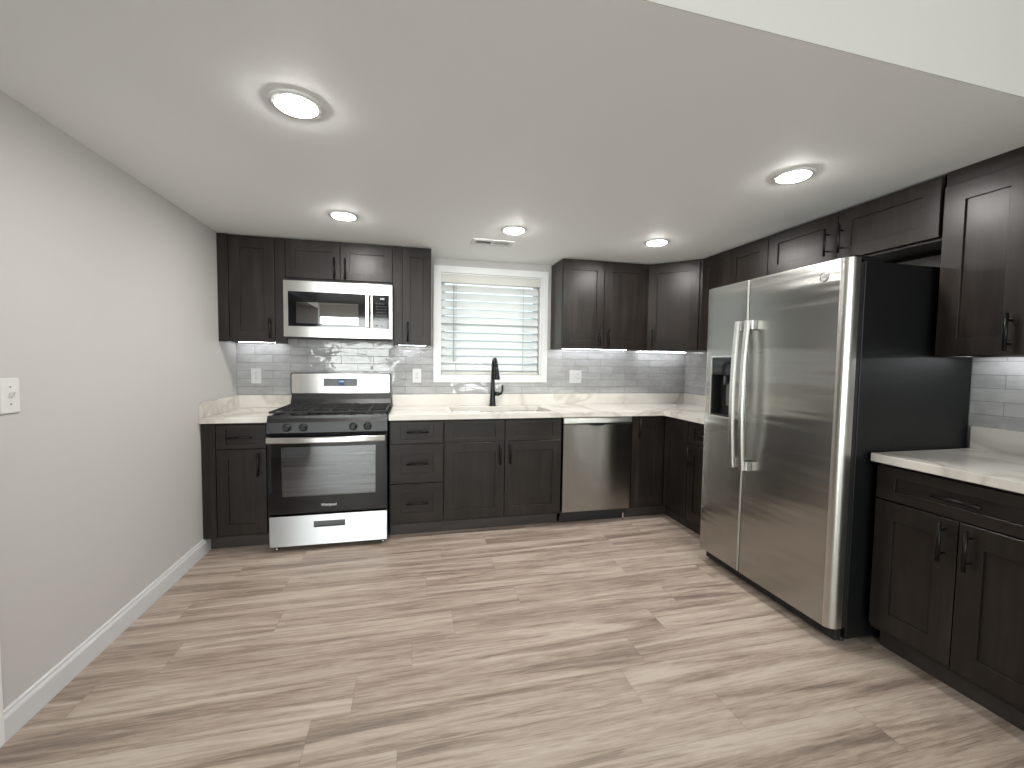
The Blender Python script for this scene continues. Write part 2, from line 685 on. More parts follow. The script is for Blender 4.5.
# casing of the hall opening
m = MB()
for y0, y1 in ((OY1, OY1 + 0.065), (OY0 - 0.065, OY0)):
    m.box(0.0, 0.018, y0, y1, 0, OZ + 0.065, 0.004)
m.box(0.0, 0.018, OY0, OY1, OZ, OZ + 0.065, 0.004)
struct(m.build('trim_1', 'white_trim'))

# lounge windows: frame, meeting rail, glass
for i, (xa, xb) in enumerate(LOUNGE_WIN):
    LW_Z = LOUNGE_Z[i]
    r = thing('window_%d' % (i + 2), None, None, ((xa + xb) / 2, YB, LW_Z[0]), kind='structure')
    m = MB()
    zc = (LW_Z[0] + LW_Z[1]) / 2
    m.grid([xa - 0.06, xa + 0.035, xb - 0.035, xb + 0.06], [YB + 0.0005, YB + 0.02], [LW_Z[0] - 0.06, LW_Z[0] + 0.035, zc - 0.02, zc + 0.02, LW_Z[1] - 0.035, LW_Z[1] + 0.06],
           lambda a, b, c: a != 1 or c in (0, 2, 4))
    m.build('window_frame', 'white_trim', r)
    MB().box(xa + 0.001, xb - 0.001, YB - 0.09, YB - 0.085, LW_Z[0] + 0.001, LW_Z[1] - 0.001).build('pane', 'window_glass', r)

# kitchen window
win = thing('window_1', None, None, ((WX0 + WX1) / 2, 0, WZ0), kind='structure')
m = MB(BACK)
CW = 0.056
m.grid([WX0 - CW, WX0, WX1, WX1 + CW], [0.0005, 0.02], [WZ0 - CW, WZ0, WZ1, WZ1 + CW], lambda i, j, k: not (i == 1 and k == 1))
m.build('casing', 'white_trim', win)
m = MB(BACK)
m.grid([WX0 + 0.0005, WX0 + 0.012, WX1 - 0.012, WX1 - 0.0005], [-0.149, -0.0005], [WZ0 + 0.0005, WZ0 + 0.012, WZ1 - 0.012, WZ1 - 0.0005], lambda i, j, k: not (i == 1 and k == 1))
m.build('jamb', 'white_trim', win)
m = MB(BACK)
zc = (WZ0 + WZ1) / 2
a, b = 0.0125, 0.05
m.grid([WX0 + a, WX0 + b, WX1 - b, WX1 - a], [-0.13, -0.09], [WZ0 + a, WZ0 + b, zc - 0.02, zc + 0.02, WZ1 - b, WZ1 - a], lambda i, j, k: i != 1 or k in (0, 2, 4))
m.build('sash', 'white_trim', win)
MB(BACK).box(WX0 + b, WX1 - b, -0.112, -0.108, WZ0 + b, zc - 0.02).box(WX0 + b, WX1 - b, -0.112, -0.108, zc + 0.02, WZ1 - b).build('pane', 'window_glass', win)

# backsplash tiles
m = MB(BACK)
us = [0.0, 0.441, 1.2035, WX0 - CW - 0.001, WX1 + CW + 0.001, W - 0.0095]
m.grid(us, [0.0005, 0.009], [0.914, WZ0 - CW - 0.001, ZU - 0.003, 1.60], lambda i, j, k: (not (i == 3 and k == 1)) and (k < 2 or i == 1))
struct(m.build('wall_tile_back', 'tile_x'))
struct(MB(RIGHT).box(0.0, 1.30, 0.0005, 0.009, 0.914, ZU - 0.003).build('wall_tile_corner', 'tile_y'))
struct(MB(RIGHT).box(2.262, 2.93, 0.0005, 0.009, 0.914, 1.3555).build('wall_tile_right', 'tile_y'))

# ------------------------------------------------------------------ cabinets


def handle(parent, fr, u, z, d, vertical, length=0.155):
    r, st = 0.0068, 0.032
    m = MB(fr)
    h = length / 2
    if vertical:
        m.tube([(u, d + st, z - h), (u, d + st, z + h)], r, 10)
        for s in (-1, 1):
            m.tube([(u, d + 0.0002, z + s * 0.048), (u, d + st, z + s * 0.048)], 0.0045, 8)
    else:
        m.tube([(u - h, d + st, z), (u + h, d + st, z)], r, 10)
        for s in (-1, 1):
            m.tube([(u + s * 0.048, d + 0.0002, z), (u + s * 0.048, d + st, z)], 0.0045, 8)
    m.build('handle', 'black_metal', parent)


def front(root, fr, kind, u0, u1, z0, z1, d, hd=None, stile=0.068, rail=None):
    """a door, drawer front or false front, with its handle"""
    along = 'cabinet_wood_flat' if abs(fr.ex.x) > 0.9 else 'cabinet_wood_flat_y'
    m = MB(fr).shaker(u0, u1, z0, z1, d + 0.0005, stile, rail, 0.0195)
    o = m.build(kind, 'cabinet_wood' if kind == 'door' else along, root)
    if hd:
        handle(o, fr, hd[0], hd[1], d + 0.02, hd[2])
    return o


def wall_cabinet(label, fr, u0, u1, z0, z1, group=None, depth=UC):
    r = thing('wall_cabinet', label, 'cabinet', fr((u0 + u1) / 2, 0, z0), group)
    # box with a recessed underside
    MB(fr).grid([u0, u0 + 0.016, u1 - 0.016, u1], [0.001, 0.018, depth - 0.018, depth], [z0, z0 + 0.014, z1],
                lambda i, j, k: not (k == 0 and i == 1 and j == 1)).build('carcass', 'cabinet_wood', r)
    return r


def base_cabinet(label, fr, u0, u1, group=None, u_toe=None, hollow=False):
    r = thing('base_cabinet', label, 'cabinet', fr((u0 + u1) / 2, 0, 0), group)
    if hollow:       # open box below a sink
        MB(fr).grid([u0, u0 + 0.018, u1 - 0.018, u1], [0.02, 0.038, 0.52, BC - 0.018, BC], [0.0, 0.1, 0.118, 0.875],
                    lambda i, j, k: (j < 2 or k > 0) and (k < 2 or i != 1 or j in (0, 3))).build('carcass', 'cabinet_wood', r)
    else:
        MB(fr).grid([u0, u1], [0.02, 0.52, BC], [0.0, 0.1, 0.875], lambda i, j, k: not (j == 1 and k == 0)).build('carcass', 'cabinet_wood', r)
    a, b = u_toe if u_toe else (u0, u1)
    MB(fr).box(a, b, 0.5205, 0.541, 0.0, 0.0995).build('toe_kick', 'toe_wood', r)
    return r


DT, DB = 2.168, ZU + 0.006
GW = 'dark wall cabinets on the back wall'
# left of the microwave, with fillers at both sides
c = wall_cabinet('tall dark wall cabinet with one door, against the left wall beside the microwave', BACK, 0.001, 0.372, ZU, ZT)
MB(BACK).box(0.001, 0.070, UC + 0.0005, UC + 0.018, ZU, ZT).build('filler', 'cabinet_wood', c)
front(c, BACK, 'door', 0.074, 0.369, DB, DT, UC, (0.341, 1.523, True))
MB(BACK).box(0.3725, 0.4395, UC - 0.018, UC + 0.004, ZU, ZT).build('filler', 'cabinet_wood', c)
# over the microwave
c = wall_cabinet('short two-door dark wall cabinet directly above the microwave', BACK, 0.440, 1.2045, 1.889, ZT)
front(c, BACK, 'door', 0.447, 0.8195, 1.905, DT, UC, (0.783, 1.985, True), 0.062)
front(c, BACK, 'door', 0.8235, 1.200, 1.905, DT, UC, (0.860, 1.985, True), 0.062)
# right of the microwave
c = wall_cabinet('narrow one-door dark wall cabinet between the microwave and the window', BACK, 1.2055, 1.497, ZU, ZT)
MB(BACK).box(1.2055, 1.272, UC + 0.0005, UC + 0.012, ZU, ZT).build('filler', 'cabinet_wood', c)
front(c, BACK, 'door', 1.2755, 1.4945, DB, DT, UC, (1.316, 1.527, True), 0.06)
# pair right of the window
c = wall_cabinet('two-door dark wall cabinet just right of the window', BACK, 2.598, 3.366, ZU, ZT)
front(c, BACK, 'door', 2.601, 2.977, DB, DT, UC, (2.936, 1.527, True))
front(c, BACK, 'door', 2.981, 3.363, DB, DT, UC, (3.022, 1.527, True))
MB(BACK).box(3.3665, 3.409, UC - 0.018, UC + 0.004, ZU, ZT).build('filler', 'cabinet_wood', c)
# diagonal corner cabinet
q = 0.0005
r = thing('corner_wall_cabinet', 'dark diagonal corner wall cabinet with a single door, under the ceiling right of the window', 'cabinet', (W - 0.3, -0.3, ZU))
MB().prism([(3.41, -0.001), (W - 0.001, -0.001), (W - 0.001, -0.62), (W - 0.306, -0.62), (3.41, -0.306)], ZU, ZT).build('carcass', 'cabinet_wood', r)
ax, ay, bx, by = 3.41, -0.306, W - 0.306, -0.62
dl = math.hypot(bx - ax, by - ay)
ex = Vector(((bx - ax) / dl, (by - ay) / dl, 0))
en = Vector((ex.y, -ex.x, 0))
if en.x > 0:
    en = -en
DG = Fr((ax, ay, 0), ex, en)
front(r, DG, 'door', 0.012, dl - 0.022, DB, DT, 0.0, (0.055, 1.527, True), 0.07)
# two-door cabinet on the right wall beyond the fridge
c = wall_cabinet('two-door dark wall cabinet on the right wall, between corner cabinet and fridge', RIGHT, 0.6215, 1.3095, ZU, ZT)
front(c, RIGHT, 'door', 0.640, 0.944, DB, DT, UC)
front(c, RIGHT, 'door', 0.948, 1.307, DB, DT, UC)
# over the fridge
c = wall_cabinet('short two-door dark wall cabinet above the fridge', RIGHT, 1.3105, 2.287, 1.894, ZT)
front(c, RIGHT, 'door', 1.313, 1.797, 1.907, DT + 0.014, UC, (1.748, 2.02, True), 0.075, 0.068)
front(c, RIGHT, 'door', 1.801, 2.285, 1.907, DT + 0.014, UC, (1.832, 2.02, True), 0.075, 0.068)
# nearest cabinet
c = wall_cabinet('large dark wall cabinet over the right-hand counter, nearest the camera', RIGHT, 2.297, 2.911, 1.3565, 2.128)
MB(RIGHT).box(2.297, 2.911, 0.001, UC + 0.006, 2.1285, 2.1935).build('filler', 'cabinet_wood_flat_y', c)
front(c, RIGHT, 'door', 2.300, 2.6025, 1.361, 2.124, UC, (2.555, 1.452, True), 0.078)
front(c, RIGHT, 'door', 2.6065, 2.908, 1.361, 2.124, UC, (2.65, 1.452, True), 0.078)

# base cabinets
ZA, ZB, ZC = 0.862, 0.702, 0.695
c = base_cabinet('dark base cabinet with one drawer and one door, left of the stove', BACK, 0.001, 0.404)
MB(BACK).box(0.001, 0.083, BC + 0.0005, BC + 0.016, 0.1, 0.874).build('filler', 'cabinet_wood', c)
front(c, BACK, 'drawer', 0.088, 0.388, ZB, ZA, BC, (0.236, 0.778, False), 0.06, 0.03)
front(c, BACK, 'door', 0.088, 0.388, 0.118, ZC, BC, (0.345, 0.595, True), 0.07)
c = base_cabinet('dark base cabinet with a stack of three drawers, right of the stove', BACK, 1.192, 1.5775)
front(c, BACK, 'drawer', 1.200, 1.574, ZB, ZA, BC, (1.388, 0.787, False), 0.07, 0.03)
front(c, BACK, 'drawer', 1.200, 1.574, 0.410, ZC, BC, (1.388, 0.553, False), 0.07, 0.07)
front(c, BACK, 'drawer', 1.200, 1.574, 0.118, 0.403, BC, (1.388, 0.262, False), 0.07, 0.07)
c = base_cabinet('wide two-door dark base cabinet under the sink', BACK, 1.5785, 2.5005, hollow=True)
front(c, BACK, 'false_front', 1.583, 2.039, ZB, ZA, BC, None, 0.07, 0.03)
front(c, BACK, 'false_front', 2.044, 2.497, ZB, ZA, BC, None, 0.07, 0.03)
front(c, BACK, 'door', 1.583, 2.039, 0.118, ZC, BC, (2.004, 0.603, True), 0.07)
front(c, BACK, 'door', 2.044, 2.497, 0.118, ZC, BC, (2.082, 0.603, True), 0.07)
# L-shaped corner base with two doors
XR = W - BC
r = thing('corner_base_cabinet', 'dark L-shaped corner base cabinet with two doors, right of the dishwasher', 'cabinet', (3.5, -0.4, 0))
MB().prism([(3.1125, -0.02), (W - 0.02, -0.02), (W - 0.02, -0.935), (XR, -0.935), (XR, -BC), (3.1125, -BC)], 0.1, 0.875).build('carcass', 'cabinet_wood', r)
MB().prism([(3.1125, -0.03), (W - 0.03, -0.03), (W - 0.03, -0.935), (W - 0.541, -0.935), (W - 0.541, -0.541), (3.1125, -0.541)], 0.0, 0.0995).build('toe_kick', 'toe_wood', r)
front(r, BACK, 'door', 3.116, XR - 0.026, 0.118, ZA, BC, (3.172, 0.77, True), 0.07)
front(r, RIGHT, 'door', BC + 0.026, 0.931, 0.118, ZA, BC, None, 0.07)
c = base_cabinet('dark base cabinet half hidden behind the fridge, with a drawer over a door', RIGHT, 0.936, 1.30)
front(c, RIGHT, 'drawer', 0.940, 1.296, ZB, ZA, BC, (1.118, 0.787, False), 0.07, 0.03)
front(c, RIGHT, 'door', 0.940, 1.296, 0.118, ZC, BC, (0.982, 0.60, True), 0.07)
c = base_cabinet('dark base cabinet with a wide drawer over two doors, right of the fridge', RIGHT, 2.293, 2.913)
front(c, RIGHT, 'drawer', 2.299, 2.908, 0.715, ZA, BC, (2.606, 0.792, False), 0.075, 0.045)
front(c, RIGHT, 'door', 2.299, 2.6015, 0.125, 0.708, BC, (2.562, 0.616, True), 0.075, 0.08)
front(c, RIGHT, 'door', 2.6055, 2.908, 0.125, 0.708, BC, (2.644, 0.612, True), 0.075, 0.08)

# ------------------------------------------------------------------ counters
CZ0, CZ1, CF = 0.8765, 0.914, 0.648
SPL = 1.0135
r = thing('countertop', 'short white veined quartz counter left of the stove', 'countertop', (0.2, 0, CZ0))
MB(BACK).box(0.001, 0.406, 0.0105, CF, CZ0, CZ1, 0.002).build('slab', 'quartz', r)
MB(BACK).box(0.0225, 0.406, 0.0105, 0.030, CZ1 + 0.0003, SPL, 0.0015).build('backsplash', 'quartz', r)
MB(BACK).box(0.0015, 0.022, 0.0105, CF, CZ1 + 0.0003, SPL, 0.0015).build('side_splash', 'quartz', r)
SX0, SX1, SY0, SY1 = 1.650, 2.450, 0.150, 0.545
r = thing('countertop', 'long L-shaped white quartz counter with the sink cut into it', 'countertop', (2.6, -0.3, CZ0))
XC = W - CF
m = MB(BACK)
m.grid([1.188, SX0, SX1, XC, W - 0.0105], [0.0105, SY0, SY1, CF, 1.302], [CZ0, CZ1],
       lambda i, j, k: (i == 3 or j < 3) and not (i == 1 and j == 1))
m.build('slab', 'quartz', r)
MB(BACK).box(1.188, W - 0.0315, 0.0105, 0.030, CZ1 + 0.0003, SPL, 0.0015).build('backsplash', 'quartz', r)
MB(RIGHT).box(0.0105, 1.302, 0.0105, 0.030, CZ1 + 0.0003, SPL, 0.0015).build('side_splash', 'quartz', r)
r = thing('countertop', 'white quartz counter on the right base cabinet, beside the fridge', 'countertop', (W - 0.3, -2.6, CZ0))
MB(RIGHT).box(2.284, 2.918, 0.0105, CF, CZ0, CZ1, 0.002).build('slab', 'quartz', r)
MB(RIGHT).box(2.284, 2.918, 0.0105, 0.030, CZ1 + 0.0003, 1.022, 0.0015).build('backsplash', 'quartz', r)

# sink: undermount bowl
r = thing('sink', 'stainless steel undermount sink sunk into the long counter below the window', 'sink', (2.05, -0.35, 0.70))


def rrect(u0, u1, d0, d1, rad, n=6):
    P = []
    for cu, cd, a0 in ((u1 - rad, d1 - rad, 0), (u0 + rad, d1 - rad, 90), (u0 + rad, d0 + rad, 180), (u1 - rad, d0 + rad, 270)):
        for k in range(n + 1):
            a = math.radians(a0 + 90 * k / n)
            P.append((cu + rad * math.cos(a), cd + rad * math.sin(a)))
    return P


def loft(mb, loops, cap_last=True, cap_first=False):
    L = [[mb.bm.verts.new(mb.fr(*p)) for p in lp] for lp in loops]
    n = len(L[0])
    for A, B in zip(L, L[1:]):
        for i in range(n):
            f = mb.bm.faces.new([A[i], A[(i + 1) % n], B[(i + 1) % n], B[i]])
            f.smooth = True
    if cap_last:
        mb.bm.faces.new(L[-1])
    if cap_first:
        mb.bm.faces.new(L[0][::-1])


m = MB(BACK)
lo = []
g = 0.012
for (e, z) in ((-0.02, 0.8762), (0.006, 0.8762), (0.008, 0.87), (0.012, 0.72), (0.03, 0.695)):
    lo.append([(u, d, z) for u, d in rrect(SX0 + e, SX1 - e, SY0 + e, SY1 - e, 0.045)])
for (e, z) in ((0.03, 0.692), (0.009, 0.717), (0.004, 0.868), (-0.02, 0.8745)):
    lo.append([(u, d, z) for u, d in rrect(SX0 + e, SX1 - e, SY0 + e, SY1 - e, 0.045)])
lo.append(lo[0])
loft(m, lo, cap_last=False)
bmesh.ops.remove_doubles(m.bm, verts=list(m.bm.verts), dist=1e-6)
m.bm.faces.new([m.bm.verts.new(BACK(u, d, 0.695)) for u, d in rrect(SX0 + 0.03, SX1 - 0.03, SY0 + 0.03, SY1 - 0.03, 0.045)])
m.build('bowl', 'sink_steel', r)
MB(BACK).lathe([(0.045, 0.0), (0.045, 0.003), (0.03, 0.003), (0.026, 0.001)], (2.05, 0.30, 0.6955)).build('drain', 'silver', r)

# faucet
fx, fy = 2.045, 0.085
r = thing('faucet', 'tall black pull-down kitchen faucet with gooseneck spout behind the sink', 'faucet', (fx, -fy, CZ1))
m = MB(BACK)
m.lathe([(0.031, 0.0), (0.031, 0.006), (0.027, 0.010), (0.024, 0.05), (0.021, 0.12), (0.0175, 0.20), (0.0155, 0.27)], (fx, fy, CZ1 + 0.0005), seg=24)
m.build('body', 'faucet_black', r)
pts = [(fx, fy, CZ1 + 0.27)]
for k in range(0, 15):
    a = math.radians(180 - 12.2 * k)
    pts.append((fx + 0.003 * (k / 14), fy + 0.068 + 0.068 * math.cos(a), CZ1 + 0.345 + 0.068 * math.sin(a)))
MB(BACK).tube(pts, 0.0145, 14).build('spout', 'faucet_black', r)
e = pts[-1]
MB(BACK).tube([(e[0], e[1], e[2] - 0.0005), (e[0] + 0.002, e[1] + 0.003, e[2] - 0.03), (e[0] + 0.006, e[1] + 0.010, e[2] - 0.105), (e[0] + 0.006, e[1] + 0.011, e[2] - 0.118)],
              [0.0155, 0.017, 0.024, 0.0225], 16).build('spray_head', 'faucet_black', r)
m = MB(BACK)
m.tube([(fx + 0.016, fy, CZ1 + 0.105), (fx + 0.060, fy, CZ1 + 0.105)], [0.017, 0.0175], 16)
m.build('handle_hub', 'faucet_black', r)
m = MB(BACK)
m.tube([(fx + 0.0605, fy, CZ1 + 0.105), (fx + 0.078, fy + 0.002, CZ1 + 0.112), (fx + 0.086, fy + 0.004, CZ1 + 0.135), (fx + 0.084, fy + 0.006, CZ1 + 0.175), (fx + 0.088, fy + 0.006, CZ1 + 0.186)],
       [0.012, 0.011, 0.009, 0.0075, 0.006], 12)
m.build('lever', 'faucet_black', r)

# ------------------------------------------------------------------ stove
RX0, RX1 = 0.413, 1.180
RW = RX1 - RX0
r = thing('stove', 'freestanding stainless and black gas stove between the base cabinets', 'stove', ((RX0 + RX1) / 2, -0.4, 0))
S = BACK
MB(S).box(RX0 + 0.002, RX1 - 0.002, 0.05, 0.655, 0.032, 0.905).build('body', 'black_enamel', r)
# cooktop tray with raised rim
m = MB(S)
m.grid([RX0, RX0 + 0.022, RX1 - 0.022, RX1], [0.06, 0.10, 0.655, 0.676], [0.9055, 0.912, 0.924], lambda i, j, k: k == 0 or i != 1 or j != 1)
m.build('cooktop', 'black_enamel', r)
# sloping riser up to the backguard
MB(S).prism([(0.0605, 0.9245), (0.135, 0.9245), (0.125, 0.95), (0.105, 0.985), (0.092, 1.03), (0.0605, 1.03)], RX0 + 0.004, RX1 - 0.004, 'u').build('riser', 'black_satin', r)
# backguard with rounded corners and a black surround
m = MB(S)
m.prism(rrect(RX0 - 0.006, RX1 - 0.004, 1.026, 1.198, 0.016), 0.030, 0.080, 'd')
bg = m.build('backguard', 'black_enamel', r)
MB(S).prism(rrect(RX0 + 0.004, RX1 - 0.013, 1.034, 1.190, 0.012), 0.0805, 0.092, 'd').build('steel_face', 'steel_x', bg)
dp = MB(S).box(0.655, 0.912, 0.0923, 0.0937, 1.088, 1.153).build('display', 'grey_plastic', bg)
MB(S).box(0.768, 0.812, 0.0938, 0.0942, 1.094, 1.151).build('display_panel', 'display_blue', dp)
text('digits', '5:00', 'display_digit', dp, S(0.790, 0.0945, 1.128), (1, 0, 0), (0, 0, 1), 0.022)
# burners and grates
for bx_, by_, rr in ((0.565, 0.50, 0.05), (0.565, 0.245, 0.04), (0.797, 0.37, 0.055), (1.03, 0.50, 0.042), (1.03, 0.245, 0.05)):
    MB(S).lathe([(rr, 0), (rr, 0.006), (rr * 0.8, 0.007), (rr * 0.8, 0.013), (rr * 0.7, 0.015)], (bx_, by_, 0.9123), seg=20).build('burner', 'cast_iron', r)
gw = (RW - 0.02) / 3
for k in range(3):
    a = RX0 + 0.004 + k * (gw + 0.006)
    b = a + gw
    m = MB(S)
    t = 0.011
    z0, z1 = 0.938, 0.953
    for d in (0.145, 0.655):
        m.box(a, b, d - t / 2, d + t / 2, z0, z1, 0.003)
    for u in (a + t / 2, b - t / 2, (a + b) / 2):
        m.box(u - t / 2, u + t / 2, 0.145, 0.655, z0, z1, 0.003)
    for d in (0.245, 0.37, 0.50):
        m.box(a, b, d - t / 2, d + t / 2, z0, z1, 0.003)
    for u in (a + 0.03, b - 0.03):
        for d in (0.165, 0.63):
            m.box(u - 0.006, u + 0.006, d - 0.006, d + 0.006, 0.9125, z0 + 0.002)
    m.build('grate', 'cast_iron', r)
# sloped control panel with knobs
ctrl = MB(S).prism([(0.6555, 0.798), (0.690, 0.798), (0.700, 0.812), (0.690, 0.880), (0.678, 0.905), (0.6555, 0.905)], RX0, RX1, 'u').build('control_panel', 'black_satin', r)
for kx in (0.537, 0.638, 0.955, 1.049):
    m = MB(S)
    m.lathe([(0.027, 0.0), (0.027, 0.006), (0.021, 0.010), (0.020, 0.028), (0.017, 0.031)], (kx, 0.6965, 0.848), 'd', 20)
    m.box(kx - 0.005, kx + 0.005, 0.722, 0.734, 0.830, 0.866, 0.002)
    m.build('knob', 'black_matte', ctrl)
# oven door: black frame with a window
OW = (RX0 + 0.088, RX1 - 0.080, 0.378, 0.715)
m = MB(S)
m.grid([RX0 + 0.003, OW[0], OW[1], RX1 - 0.003], [0.660, 0.698], [0.262, OW[2], OW[3], 0.792], lambda i, j, k: not (i == 1 and k == 1))
door = m.build('oven_door', 'black_gloss', r)
MB(S).box(OW[0] + 0.001, OW[1] - 0.001, 0.690, 0.695, OW[2] + 0.001, OW[3] - 0.001).build('oven_window', 'oven_glass', door)
m = MB(S)
n = 24
for k in range(n):        # bowed flat handle bar
    u0 = RX0 + 0.012 + (RW - 0.024) * k / n
    u1 = RX0 + 0.012 + (RW - 0.024) * (k + 1) / n

    def bow(u):
        s = (u - RX0) / RW * 2 - 1
        return 0.738 + 0.016 * (1 - s * s)
    P = []
    for u in (u0, u1):
        d = bow(u)
        P.append([m.bm.verts.new(S(u, d + o_, z_)) for o_, z_ in ((0, 0.752), (0.008, 0.750), (0.012, 0.757), (0.012, 0.783), (0.008, 0.790), (0, 0.788))])
    for i in range(6):
        f = m.bm.faces.new([P[0][i], P[0][(i + 1) % 6], P[1][(i + 1) % 6], P[1][i]])
    if k == 0:
        m.bm.faces.new(P[0][::-1])
    if k == n - 1:
        m.bm.faces.new(P[1])
bmesh.ops.remove_doubles(m.bm, verts=list(m.bm.verts), dist=1e-6)
for u in (RX0 + 0.02, RX1 - 0.045):
    m.box(u, u + 0.025, 0.6985, 0.740, 0.756, 0.784)
m.build('handle', 'steel_x', door)
text('logo', 'Whirlpool', 'white_print', door, S((RX0 + RX1) / 2 - 0.002, 0.6987, 0.312), (1, 0, 0), (0, 0, 1), 0.024)
# flat panel behind the glass; its grey paints in the room's reflection
m = MB(S)
cv = (OW[0] - 0.02, OW[1] + 0.02, 0.30, 0.76)
MB(S).box(cv[0], cv[1], 0.6553, 0.6575, cv[2] + 0.01, cv[3] - 0.01).build('oven_interior_reflection', 'oven_liner_reflection', r)
mm = MB(S)
for i, z in enumerate((0.43, 0.50, 0.58, 0.655)):
    mm.tube([(cv[0] + 0.02, 0.664, z), (cv[1] - 0.02, 0.664, z)], 0.003, 8)
mm.build('rack', 'silver', r)
# warming drawer with a recessed grip
m = MB(S)
g0, g1, h0, h1 = 0.697, 0.900, 0.160, 0.203
m.grid([RX0 + 0.010, g0, g1, RX1 - 0.004], [0.6555, 0.678, 0.700], [0.040, h0, h1, 0.246], lambda i, j, k: not (i == 1 and k == 1 and j == 1))
dr = m.build('drawer', 'steel_drawer', r)
MB(S).box(g0 + 0.001, g1 - 0.001, 0.6783, 0.681, h0 + 0.001, h1 - 0.001).build('grip', 'grey_plastic', dr)
MB(S).prism([(0.681, h1 - 0.001), (0.7015, h1 - 0.001), (0.7015, h1 - 0.010), (0.698, h1 - 0.010)], g0 + 0.001, g1 - 0.001, 'u').build('grip_lip', 'grey_plastic', dr)
for fxx in (RX0 + 0.035, RX1 - 0.035):
    for fd in (0.63, 0.12):
        MB(S).lathe([(0.018, 0.0), (0.018, 0.008), (0.010, 0.012), (0.010, 0.0318)], (fxx, fd, 0.0003), seg=16).build('foot', 'silver', r)

# ------------------------------------------------------------------ microwave
MX0, MX1, MZ0, MZ1 = 0.4445, 1.2025, 1.464, 1.874
r = thing('microwave', 'stainless over-the-range microwave mounted above the stove', 'microwave', ((MX0 + MX1) / 2, -0.2, MZ0))
MB(S).box(MX0 + 0.002, MX1 - 0.002, 0.010, 0.352, MZ0 + 0.010, 1.8885).build('body', 'black_enamel', r)
MXS = 1.051
wv = (0.475, 1.047, 1.545, 1.797)
m = MB(S)
m.grid([MX0, wv[0], wv[1], MXS - 0.001], [0.3525, 0.387], [MZ0 + 0.004, wv[2], wv[3], MZ1], lambda i, j, k: not (i == 1 and k == 1))
door = m.build('door', 'steel_x', r)
m = MB(S)
iv = (0.527, 0.957, 1.567, 1.722)
m.grid([wv[0] + 0.0005, iv[0], iv[1], wv[1] - 0.0005], [0.374, 0.3855], [wv[2] + 0.0005, iv[2], iv[3], wv[3] - 0.0005], lambda i, j, k: not (i == 1 and k == 1))
m.build('window_surround', 'black_gloss', door)
MB(S).box(iv[0] + 0.0005, iv[1] - 0.0005, 0.378, 0.3845, iv[2] + 0.0005, iv[3] - 0.0005).build('window', 'microwave_glass', door)
MB(S).box(iv[0] - 0.01, iv[1] + 0.01, 0.353, 0.356, iv[2] - 0.01, iv[3] + 0.01).build('window_mesh', 'grey_plastic', door)
m = MB(S)
m.box(1.010, 1.037, 0.4125, 0.426, 1.548, 1.792, 0.004)
for z in (1.552, 1.768):
    m.box(1.013, 1.034, 0.3875, 0.4128, z, z + 0.02)
m.build('handle', 'steel_handle', door)
pc = MB(S).grid([MXS, 1.0565, 1.178, MX1], [0.3525, 0.387], [MZ0 + 0.004, 1.541, 1.796, MZ1], lambda i, j, k: not (i == 1 and k == 1)).build('side_panel', 'steel_x', r)
kp = MB(S).box(1.057, 1.1775, 0.3525, 0.3862, 1.5415, 1.7955).build('control_panel', 'black_gloss', r)
for row in range(7):
    for cc in range(4):
        if (row, cc) not in ((0, 3), (6, 3)):
            MB(S).box(1.083 + cc * 0.021, 1.095 + cc * 0.021, 0.38625, 0.3865, 1.728 - row * 0.021, 1.7325 - row * 0.021).build('key', 'keypad_print', kp)
MB(S).box(1.075, 1.100, 0.38625, 0.3865, 1.560, 1.570).build('key', 'keypad_print', kp)
MB(S).box(1.118, 1.130, 0.38625, 0.3865, 1.560, 1.568).build('key', 'keypad_print', kp)
text('clock', '5:00', 'display_white', kp, S(1.128, 0.3866, 1.768), (1, 0, 0), (0, 0, 1), 0.018)


def monogram(parent, fr, u, d, z, rad, mat):
    m = MB(fr)
    seg = 28
    for (r0, r1) in ((rad, rad * 0.86),):
        ringA = [(u + r0 * math.cos(2 * math.pi * k / seg), z + r0 * math.sin(2 * math.pi * k / seg)) for k in range(seg)]
        ringB = [(u + r1 * math.cos(2 * math.pi * k / seg), z + r1 * math.sin(2 * math.pi * k / seg)) for k in range(seg)]
        for k in range(seg):
            k2 = (k + 1) % seg
            m.bm.faces.new([m.bm.verts.new(fr(p[0], d + 0.0012, p[1])) for p in (ringA[k], ringA[k2], ringB[k2], ringB[k])])
            m.bm.faces.new([m.bm.verts.new(fr(p[0], dd, p[1])) for p, dd in ((ringA[k], d), (ringA[k2], d), (ringA[k2], d + 0.0012), (ringA[k], d + 0.0012))])
    # four curls inside the rim
    for q in range(4):
        a0 = math.radians(45 + 90 * q)
        pts = []
        for k in range(7):
            a = a0 + math.radians(-38 + 76 * k / 6)
            rr = rad * (0.78 - 0.12 * math.sin(math.pi * k / 6))
            pts.append((u + rr * math.cos(a), d + 0.0008, z + rr * math.sin(a)))
        m.tube(pts, rad * 0.035, 6)
    bmesh.ops.remove_doubles(m.bm, verts=list(m.bm.verts), dist=1e-6)
    o = m.build('logo', mat, parent)
    text('logo_letters', 'GE', mat, o, fr(u, d + 0.001, z), tuple(fr.ex), (0, 0, 1), rad * 1.0, 0.0004, 0.35)
    return o


monogram(door, S, 0.822, 0.3872, 1.838, 0.017, 'grey_plastic')
# underside: grease filters and lip
for u0, u1 in ((0.50, 0.77), (0.86, 1.13)):
    MB(S).box(u0, u1, 0.07, 0.25, MZ0 + 0.003, MZ0 + 0.0095).build('grease_filter', 'grey_plastic', r)
MB(S).box(MX0 + 0.01, MX1 - 0.01, 0.30, 0.350, MZ0 - 0.008, MZ0 + 0.0095, 0.003).build('vent_lip', 'black_matte', r)

